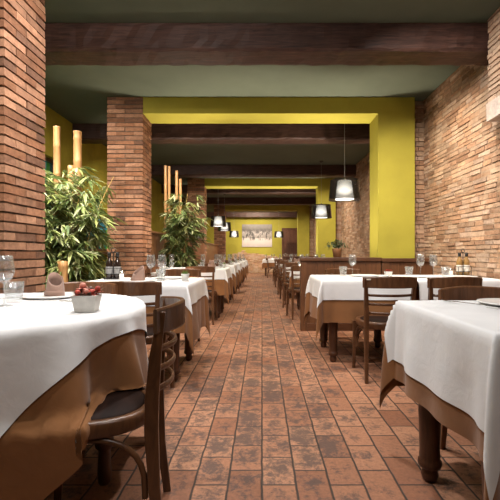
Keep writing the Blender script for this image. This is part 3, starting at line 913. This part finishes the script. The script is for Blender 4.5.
# --- the rest of the left row
LR = -.575
T2 = 'second left table'
set_table(LR-.90, LR, 3.02, 3.9, T2, (.14, .17, .16, .17), (.30, .46, .36, .46), 2.3)
chair(-.855, 2.55, 0, 'dark wooden bistro chair on the near side of the second left table, back to camera', 'bistro chairs')
chair(-.91, 4.60, PI, 'dark wooden bistro chair on the far side of the second left table', 'bistro chairs')
put('cruet', -1.345, 3.62, 'black cruet rack at the pillar end of the second left table', 'cruet racks', R(8))
for dx, nm in ((-.036, 'left'), (.036, 'right')):
    put('vinegar', -1.345+dx*.98, 3.62+dx*.14, 'dark glass bottle in the %s half of the rack on the second left table' % nm, 'dark bottles in the cruet rack', 0, ZT+.0145)
put('shaker', -1.245, 3.55, 'small salt shaker beside the black cruet rack on the second left table', 'salt shakers')
put('plate', -1.03, 3.32, 'white dinner plate under the napkin on the second left table', G['plate'])
put('napkin', -1.03, 3.32, 'tall brown napkin on the second left table, left of its wine glasses', G['napkin'], R(10), ZT+.0105)
put('wine', -1.00, 3.60, 'left one of two wine glasses on the second left table', G['wine'])
put('wine', -.905, 3.62, 'right one of two wine glasses on the second left table', G['wine'])
put('tumbler', -.875, 3.46, 'clear water tumbler between napkin and grass pot on the second left table', G['tumbler'])
put('plate', -.86, 3.73, 'white dinner plate at the far edge of the second left table', G['plate'])
put('knife', -1.22, 3.25, 'steel knife left of the napkin on the second left table', G['knife'], R(80))
put('fork', -.80, 3.32, 'steel fork right of the napkin on the second left table', G['fork'], R(60))
put('green', -.645, 3.36, 'small white pot of green grass on the second left table', G['green'])

def left_table(y0, y1, num, seed, extra=False, near=True, far=True, wall=True):
    nm = '%s left table' % num
    lo = .012 if wall else .17
    set_table(LR-.77, LR, y0, y1, nm, (lo, .17, .16, .17), (lo+.003 if wall else .40, .44, .40, .44), seed)
    if near: chair(LR-.30, y0-.50, 0, 'dark wooden bistro chair on the near side of the %s left table' % num, 'bistro chairs')
    if far: chair(LR-.34, y1+.50, PI, 'dark wooden bistro chair on the far side of the %s left table' % num, 'bistro chairs')
    ym = (y0+y1)/2
    setting(LR-.24, y0+.20, 'near aisle side', nm, 0, cut=False)
    setting(LR-.26, y1-.20, 'far aisle side', nm, 1, cut=False)
    put('green', LR-.06, ym+.09, 'small white pot of green grass on the %s left table' % num, G['green'])
    if wall:
        w = 'wall-side twin of the %s left table' % num
        set_table(LR-1.36, LR-.815, y0, y1, w, (.17, .015, .16, .17), (.40, .02, .40, .44), seed+.7)
        setting(LR-1.04, y0+.22, 'near side', w, 0, cut=False)
        setting(LR-1.16, y1-.22, 'far side', w, 1, cut=False)
        if near: chair(LR-1.10, y0-.50, 0, 'dark wooden bistro chair before the wall-side twin of the %s left table' % num, 'bistro chairs')
left_table(6.15, 6.95, 'third', 3.3)
left_table(8.0, 8.8, 'fourth', 5.1, near=False, wall=False)
left_table(9.9, 10.7, 'fifth', 6.4, near=False, wall=False)
left_table(12.1, 12.9, 'sixth', 7.7, wall=False)
left_table(14.3, 15.1, 'seventh', 8.2, far=False, wall=False)

# ================================================================== right row
T1R = 'front right table'
BCH = (1.112, 1.985)
bl = [(BCH[0]-.235, BCH[0]+.235, 1.55, 2.06, .468)]
set_table(.68, 1.55, 1.16, 1.985, T1R, (.295, .30, .36, .12), (.385, .44, .62, .43), 9.5, bl, legs=(.062, .215, 1.25))
chair(BCH[0], BCH[1]+.08, PI, 'worn bistro chair tucked under the far side of the front right table', 'bistro chairs', 'chairlight')
put('plate', 1.13, 1.80, 'white dinner plate at the right edge on the front right table', G['plate'])
put('napkin', 1.17, 1.80, 'brown folded napkin on the plate at the right edge on the front right table', G['napkin'], R(-20), ZT+.0105)
put('fork', .925, 1.83, 'steel fork left of the plate on the front right table', G['fork'], R(35))
put('knife', 1.04, 1.63, 'steel knife before the plate on the front right table', G['knife'], R(60))

T2R = 'second right table'
set_table(.545, 1.355, 3.58, 4.42, T2R, (.19, .012, .18, .18), (.40, .015, .38, .40), 10.4)
T2W = 'wall-side table next to the second right table'
set_table(1.405, 2.17, 3.58, 4.42, T2W, (.012, .06, .18, .18), (.015, .065, .38, .40), 11.9)
cc = chair(.993, 3.085, 0, 'dark bistro chair with a small cream tag before the second right table', 'bistro chairs')
tg = MB().box(-.190, -.160, -.274, -.267, .800, .811).build('cream_tag', 'ceramic_tag', cc)
tg['label'] = 'small cream tag'
chair(1.485, 3.06, 0, 'dark bistro chair before the wall-side table next to the second right table', 'bistro chairs')
chair(.95, 4.74, PI, 'dark bistro chair on the far side of the second right table, against the partition', 'bistro chairs')
W = 'on the second right table'
put('wine', .965, 4.27, 'wine glass standing alone at the left '+W, G['wine'])
put('tumbler', .86, 4.24, 'clear tumbler left of the lone wine glass '+W, G['tumbler'])
put('plate', 1.05, 4.10, 'white plate beside the lone wine glass '+W, G['plate'])
put('napkin', .93, 4.09, 'flat-standing brown napkin by the lone wine glass '+W, G['napkin'], R(40)) if False else None
put('knife', 1.22, 4.10, 'steel knife right of the plate '+W, G['knife'], R(75))
put('fork', .86, 4.06, 'steel fork left of the plate '+W, G['fork'], R(75))
WW = 'on the wall-side right table'
# little red pot
def make_red_small():
    r = empty('potted_red_flower', '', 'potted plant')
    square_pot(MB(), .026, .034, .048).build('pot', 'potwhite', r)
    m = MB()
    for k in range(9):
        a = k*2.4; q = .032*math.sqrt((k+.5)/9)
        rosette(m, (q*math.cos(a), q*math.sin(a), .052+.010*hash_s(k, 1)), .017, 3)
    m.build('red_petals', 'red', r); return r
place('redsmall', make_red_small, (1.30, 4.12, ZT+.0015), 0, 'small white pot of bright red flowers on the second right table', 'pots of red plants')
put('tumbler', 1.53, 4.16, 'clear tumbler left of the two wine glasses '+WW, G['tumbler'])
put('wine', 1.64, 4.14, 'left one of the two wine glasses '+WW, G['wine'])
put('wine', 1.765, 4.12, 'right one of the two wine glasses '+WW, G['wine'])
put('tumbler', 1.88, 4.10, 'clear tumbler right of the two wine glasses '+WW, G['tumbler'])
put('plate', 1.58, 3.92, 'white plate before the two wine glasses '+WW, G['plate'])
put('plate', 1.93, 3.88, 'white plate before the oil bottles '+WW, G['plate'])
put('shaker', 1.955, 4.14, 'white salt shaker left of the oil bottles '+WW, 'salt shakers')
put('cruet', 2.07, 4.12, 'black cruet rack holding oil against the brick wall '+WW, 'cruet racks')
for dx, nm in ((-.036, 'left'), (.036, 'right')):
    put('oil', 2.07+dx, 4.12, '%s amber oil bottle in the rack by the brick wall' % nm, 'amber oil bottles', 0, ZT+.0145)

RL = .555
def right_table(y0, y1, num, seed, near=True, far=True, x=RL, w=.8, wood_key='chair'):
    nm = '%s right table' % num
    set_table(x, x+w, y0, y1, nm, (.18, .17, .17, .17), (.42, .40, .40, .40), seed)
    if near: chair(x+.06, y0-.50, R(-8), 'dark wooden bistro chair on the near side of the %s right table' % num, 'bistro chairs', wood_key)
    if far: chair(x+.05, y1+.50, R(188), 'dark wooden bistro chair on the far side of the %s right table' % num, 'bistro chairs', wood_key)
    setting(x+.26, y0+.20, 'near aisle side', nm, 0, cut=False)
    setting(x+.26, y1-.20, 'far aisle side', nm, 1, cut=False)
    setting(x+.63, y1-.22, 'far wall side', nm, 1, cut=False)
right_table(6.60, 7.35, 'third', 12.2)
right_table(9.0, 9.75, 'fourth', 13.5)
right_table(12.1, 12.85, 'fifth', 14.6)
right_table(14.8, 15.5, 'sixth', 15.1, near=True, far=False)
right_table(18.3, 19.0, 'farthest', 16.4, near=False, far=False, x=.06, w=.7)
chair(.47, 16.9, R(90), 'dark bistro chair side-on in front of the farthest right table', 'bistro chairs')

# ------------------------------------------------------------------ pendant lamps
def make_lamp():
    r = empty('pendant_lamp', '', 'lamp')
    # origin at the lower rim of the smoked drum
    MB().lathe([(.240, 0), (.214, .305), (.211, .305), (.237, 0), (.240, 0)], 40, cap=False).build('smoked_shade', 'smoke', r)
    inner = MB().lathe([(.140, .012), (.103, .292), (.101, .292), (.138, .012), (.140, .012)], 32, cap=False).build('inner_shade', 'shade', r)
    MB().lathe([(0, .020), (.133, .020), (.133, .026), (0, .026)], 28, cap=False).build('diffuser', 'bulb', inner)
    m = MB()
    for k in range(3):
        a = 2*PI*k/3+.4
        m.tube([(0, 0, .298), (.211*math.cos(a), .211*math.sin(a), .296)], .004, 6)
    m.lathe([(0, .28), (.022, .28), (.022, .33), (.006, .345), (0, .345)], 12, cap=False)
    m.build('spider_frame', 'steel', r)
    h = ZC-1.82
    MB().tube([(0, 0, .34), (0, 0, h-.03)], .0022, 6).build('cord', 'grey', r)
    MB().lathe([(0, h), (.05, h), (.05, h-.012), (.012, h-.035), (0, h-.035)], 16, cap=False).build('ceiling_rose', 'blackmetal', r)
    return r
for x, y, lb in [(1.255, 6.08, 'largest smoked drum pendant lamp, right side, in front of the brick wall'),
                 (1.355, 9.15, 'second pendant lamp on the right, smoked drum before the farther yellow pier'),
                 (.84, 19.9, 'farthest small lit pendant lamp between the picture and the back door'),
                 (-1.31, 11.95, 'nearest pendant lamp on the left, dark drum with glowing white core'),
                 (-1.33, 14.2, 'middle pendant lamp on the left, behind the nearest left one'),
                 (-1.37, 19.6, 'farthest left pendant lamp glowing white against the yellow back wall')]:
    place('lamp', make_lamp, (x, y, 1.818), 0, lb, 'smoked drum pendant lamps')

# ------------------------------------------------------------------ bamboo
def bamboo_plant(name_label, cx, cy, h, spread, nculm, nleaf, seed, zlow=.5, xmin=-9, xmax=9):
    rnd = random.Random(seed)
    r = empty('bamboo_plant', name_label, 'plant', (cx, cy, 0), 0, 'bamboo clumps')
    p = MB()
    p.rings([[(sx*w, sy*w*.6, z) for sx, sy in ((-1, -1), (1, -1), (1, 1), (-1, 1))] for w, z in ((.26, 0), (.28, .40), (.265, .40), (.26, .36))], smooth=False)
    pb = p.build('planter_box', 'planter', r, bevel=.004)
    MB().box(-.255, .255, -.15, .15, .352, .372).build('soil', 'soil', pb)
    tips = []
    for k in range(nculm):
        a = 2*PI*k/nculm+rnd.uniform(-.3, .3); q = rnd.uniform(.02, .14)
        x, y = q*math.cos(a)*1.5, q*math.sin(a)*.8
        hh = h*rnd.uniform(.72, 1.0); lean = rnd.uniform(.05, .22)
        pts = []; rad = []
        n = 10
        for i in range(n+1):
            t_ = i/n
            pts.append((x+(math.cos(a) if xmin < -5 else abs(math.cos(a)))*lean*t_*t_*spread*2, y+math.sin(a)*lean*t_*t_*1.2, .36+(hh-.36)*t_))
            rad.append(.0125*(1-.75*t_))
        MB().tube(pts, rad, 6).build('culm', 'culm', r)
        tips.append(pts)
    lf = MB()
    cols = [(.21, .25, .07), (.14, .19, .05), (.30, .33, .13), (.44, .45, .25), (.08, .12, .04), (.25, .28, .09), (.12, .17, .05)]
    for k in range(nleaf//7):
        pts = rnd.choice(tips); i = rnd.uniform(zlow/h*10-1, 10)
        i = max(2, min(9.99, i)); b = Vector(pts[int(i)]).lerp(Vector(pts[int(i)+1]), i % 1)
        a = rnd.uniform(0, 2*PI); ln = rnd.uniform(.05, .40)*spread*1.35
        if cx+b.x+math.cos(a)*ln-.12 < xmin or cx+b.x+math.cos(a)*ln > xmax: continue
        tip = b+Vector((math.cos(a)*ln, math.sin(a)*ln*.7, rnd.uniform(-.02, .14)))
        midp = (b+tip)/2+Vector((0, 0, .03))
        lf.tube([b, midp, tip], .0018, 3, (.20, .17, .06), cap=False)
        for q in range(7):
            base = midp.lerp(tip, rnd.uniform(.2, 1.05)); aa = a+rnd.uniform(-1.1, 1.1)
            l = rnd.uniform(.11, .22); dr = rnd.uniform(-.95, .10)
            d = Vector((math.cos(aa), math.sin(aa), dr)).normalized(); s = d.cross(Vector((rnd.uniform(-.4, .4), rnd.uniform(-.4, .4), 1))).normalized(); w = l*.085
            e = Vector((0, 0, -l*.18))
            c = rnd.choice(cols); kf = rnd.uniform(.8, 1.25); c = tuple(v*kf for v in c)
            lf.add([base, base+d*l*.3+s*w, base+d*l*.65+s*w*.75+e*.35, base+d*l+e, base+d*l*.65-s*w*.75+e*.35, base+d*l*.3-s*w], [(0, 1, 2, 3), (0, 3, 4, 5)], c, True)
    lf.build('foliage', 'leaf', r)
    return r
bamboo_plant('leafy bamboo clump in a dark planter between the two near left brick pillars', -2.22, 4.45, 1.98, .95, 12, 4600, 5, .42, -9, -1.74)
bamboo_plant('farther leafy bamboo clump beyond the second brick pillar on the left', -1.62, 7.62, 2.22, .66, 9, 2200, 9, .75, -1.97)

def bamboo_pole(x, y, h, rad, label, z=.0):
    prof = []; zz = 0; rnd = random.Random(x*7+y)
    while zz < h:
        seg = min(rnd.uniform(.24, .34), h-zz)
        prof += [(rad*1.07, zz), (rad*.98, zz+.012), (rad*.97, zz+seg*.5), (rad*.98, zz+seg-.014)]
        zz += seg
        if h-zz < .08: zz = h
    prof = [(0, 0)]+prof+[(rad*1.05, h-.004), (rad*.8, h), (rad*.75, h-.02), (0, h-.02)]
    o = MB().lathe(prof, 14, cap=False).build('bamboo_pole', 'bamboopole', None, (x, y, z))
    return tag(o, label, 'bamboo pole', 'dry bamboo poles')
bamboo_pole(-2.43, 4.74, 2.51, .040, 'left one of the two tall dry bamboo poles beside the first brick pillar')
bamboo_pole(-2.195, 4.76, 2.46, .046, 'right one of the two tall dry bamboo poles beside the first brick pillar')
bamboo_pole(-2.225, 4.655, 2.03, .032, 'short dry bamboo pole cut off among the leaves beside the first brick pillar')
bamboo_pole(-2.03, 4.08, .93, .050, 'thick low dry bamboo pole among the leaves beside the first brick pillar')
for (x, y_, h, lb) in ((-1.93, 8.0, 2.77, 'leftmost'), (-1.862, 8.02, 2.76, 'second from left'), (-1.70, 7.97, 2.66, 'third from left'), (-1.632, 8.0, 2.50, 'rightmost')):
    bamboo_pole(x, y_, h, .029, lb + ' of the four dry bamboo poles beyond the second brick pillar')

# plant on the partition cap, right
def make_bush():
    r = empty('potted_bush', 'bushy green plant in a clay pot on top of the dark wooden partition', 'potted plant', (.985, 5.26, .956))
    MB().lathe([(0, 0), (.045, 0), (.062, .10), (.066, .115), (.058, .115), (.054, .10), (0, .10)], 20, cap=False).build('pot', 'potclay', r)
    rnd = random.Random(3); m = MB()
    for k in range(420):
        a = rnd.uniform(0, 2*PI); q = rnd.uniform(0, .15); z = .12+rnd.uniform(0, .10)*(1-(q/.17)**2)
        b = Vector((q*math.cos(a), q*math.sin(a)*.5, z)); d = Vector((rnd.uniform(-1, 1), rnd.uniform(-.6, .6), rnd.uniform(-.2, 1))).normalized(); s = d.cross(Vector((0, 0, 1))).normalized(); l = rnd.uniform(.02, .045)
        m.add([b, b+d*l*.5+s*l*.22, b+d*l, b+d*l*.5-s*l*.22], [(0, 1, 2, 3)])
    for k in range(12):
        a = 2*PI*k/12; m.tube([(0, 0, .09), (.08*math.cos(a), .04*math.sin(a), .19)], .0025, 4)
    m.build('foliage', 'bushleaf', r)
make_bush()

# ------------------------------------------------------------------ lights
def area(x, y, z, power, size, tx, ty, tz, col=(1, .84, .64), spread=150):
    d = bpy.data.lights.new('unseen_lamp', 'AREA'); d.shape = 'DISK'; d.size = size; d.energy = power; d.color = col; d.spread = R(spread)
    o = bpy.data.objects.new('unseen_lamp', d); C.objects.link(o); o.location = (x, y, z)
    o.rotation_euler = (Vector((tx, ty, tz))-Vector((x, y, z))).to_track_quat('-Z', 'Y').to_euler()
    return o
WARM = (1, .87, .70); NEU = (1, .94, .87)
# nearest bay, over the two front tables (above the frame)
COOL = (1, .97, .94)
area(-.75, 2.75, 3.05, 34, .14, -1.0, 2.1, .7, COOL)
area(.20, 2.85, 3.05, 26, .14, .9, 1.7, .6, COOL)
area(.9, 2.5, 3.05, 26, .2, 2.24, 4.3, .95, NEU, 95)
area(-1.2, 1.3, 3.05, 22, .2, -1.2, 1.9, .6, COOL)
area(.5, -.2, 3.05, 20, .4, .2, 2.0, .5, COOL)
area(-.5, 1.2, 3.05, 36, .2, -1.7, 2.9, 1.6, NEU)
# behind each beam / arch, hidden from the front by the timber
for yb, pw in ((4.05, 34), (6.9, 32), (9.9, 34), (12.66, 34), (15.4, 34), (17.95, 34)):
    area(-.95, yb, 3.03, pw, .14, -.95, yb+.75, 0, WARM)
    area(.75, yb, 3.03, pw, .14, .95, yb+.6, 0, WARM)
for yb in (4.05, 6.9, 9.9, 12.66, 15.4):
    area(1.35, yb, 3.04, 16, .14, 2.24, yb+1.1, .9, WARM, 100)
area(-1.95, 3.30, 3.0, 26, .14, -2.15, 4.4, 1.0, NEU, 75)  # added lamp, hidden behind the first pillar, to brighten the bamboo leaves
area(-2.5, 4.08, 3.03, 36, .14, -2.3, 4.8, 1.2, NEU)
area(-1.75, 6.9, 3.03, 34, .14, -1.65, 7.7, 1.2, NEU)
for ya in (5.62, 11.42):        # added lamps hidden low behind partitions and tables, brightening the arch undersides
    area(1.05, ya, .25, 30, .2, .9, ya, 3, WARM, 80)
    area(-1.15, ya, .12, 26, .2, -.8, ya, 3, WARM, 80)
area(-.3, 18.6, 3.03, 110, .3, -.3, 21, 1.4, WARM)
area(-4.2, 7.7, 2.9, 70, .5, -3.2, 7.7, 1.4, (.65, .88, 1))  # added lamp outdoors, out of view, to brighten the louvres
area(-4.2, 4.8, 2.9, 50, .5, -4.6, 4.8, 1.4, (.5, .95, .9))  # added teal lamp outdoors, out of view, lighting the street facade

# dusk outside the left windows
w = bpy.data.worlds.new('dusk'); bpy.context.scene.world = w; w.use_nodes = True
bg = w.node_tree.nodes['Background']; bg.inputs[0].default_value = (.20, .50, .56, 1); bg.inputs[1].default_value = 2.2

# ------------------------------------------------------------------ camera
cd = bpy.data.cameras.new('camera'); cam = bpy.data.objects.new('camera', cd); C.objects.link(cam)
cam.location = (0, 0, 1.0); cam.rotation_euler = (R(90), 0, 0)
cd.sensor_width = 36; cd.sensor_fit = 'HORIZONTAL'; cd.lens = 36*400/500
cd.shift_x = -12/500; cd.shift_y = 4/500
cd.clip_start = .05; cd.clip_end = 100
bpy.context.scene.camera = cam
vs = bpy.context.scene.view_settings
vs.view_transform = 'Standard'; vs.look = 'None'; vs.exposure = 0.08; vs.gamma = 1.0
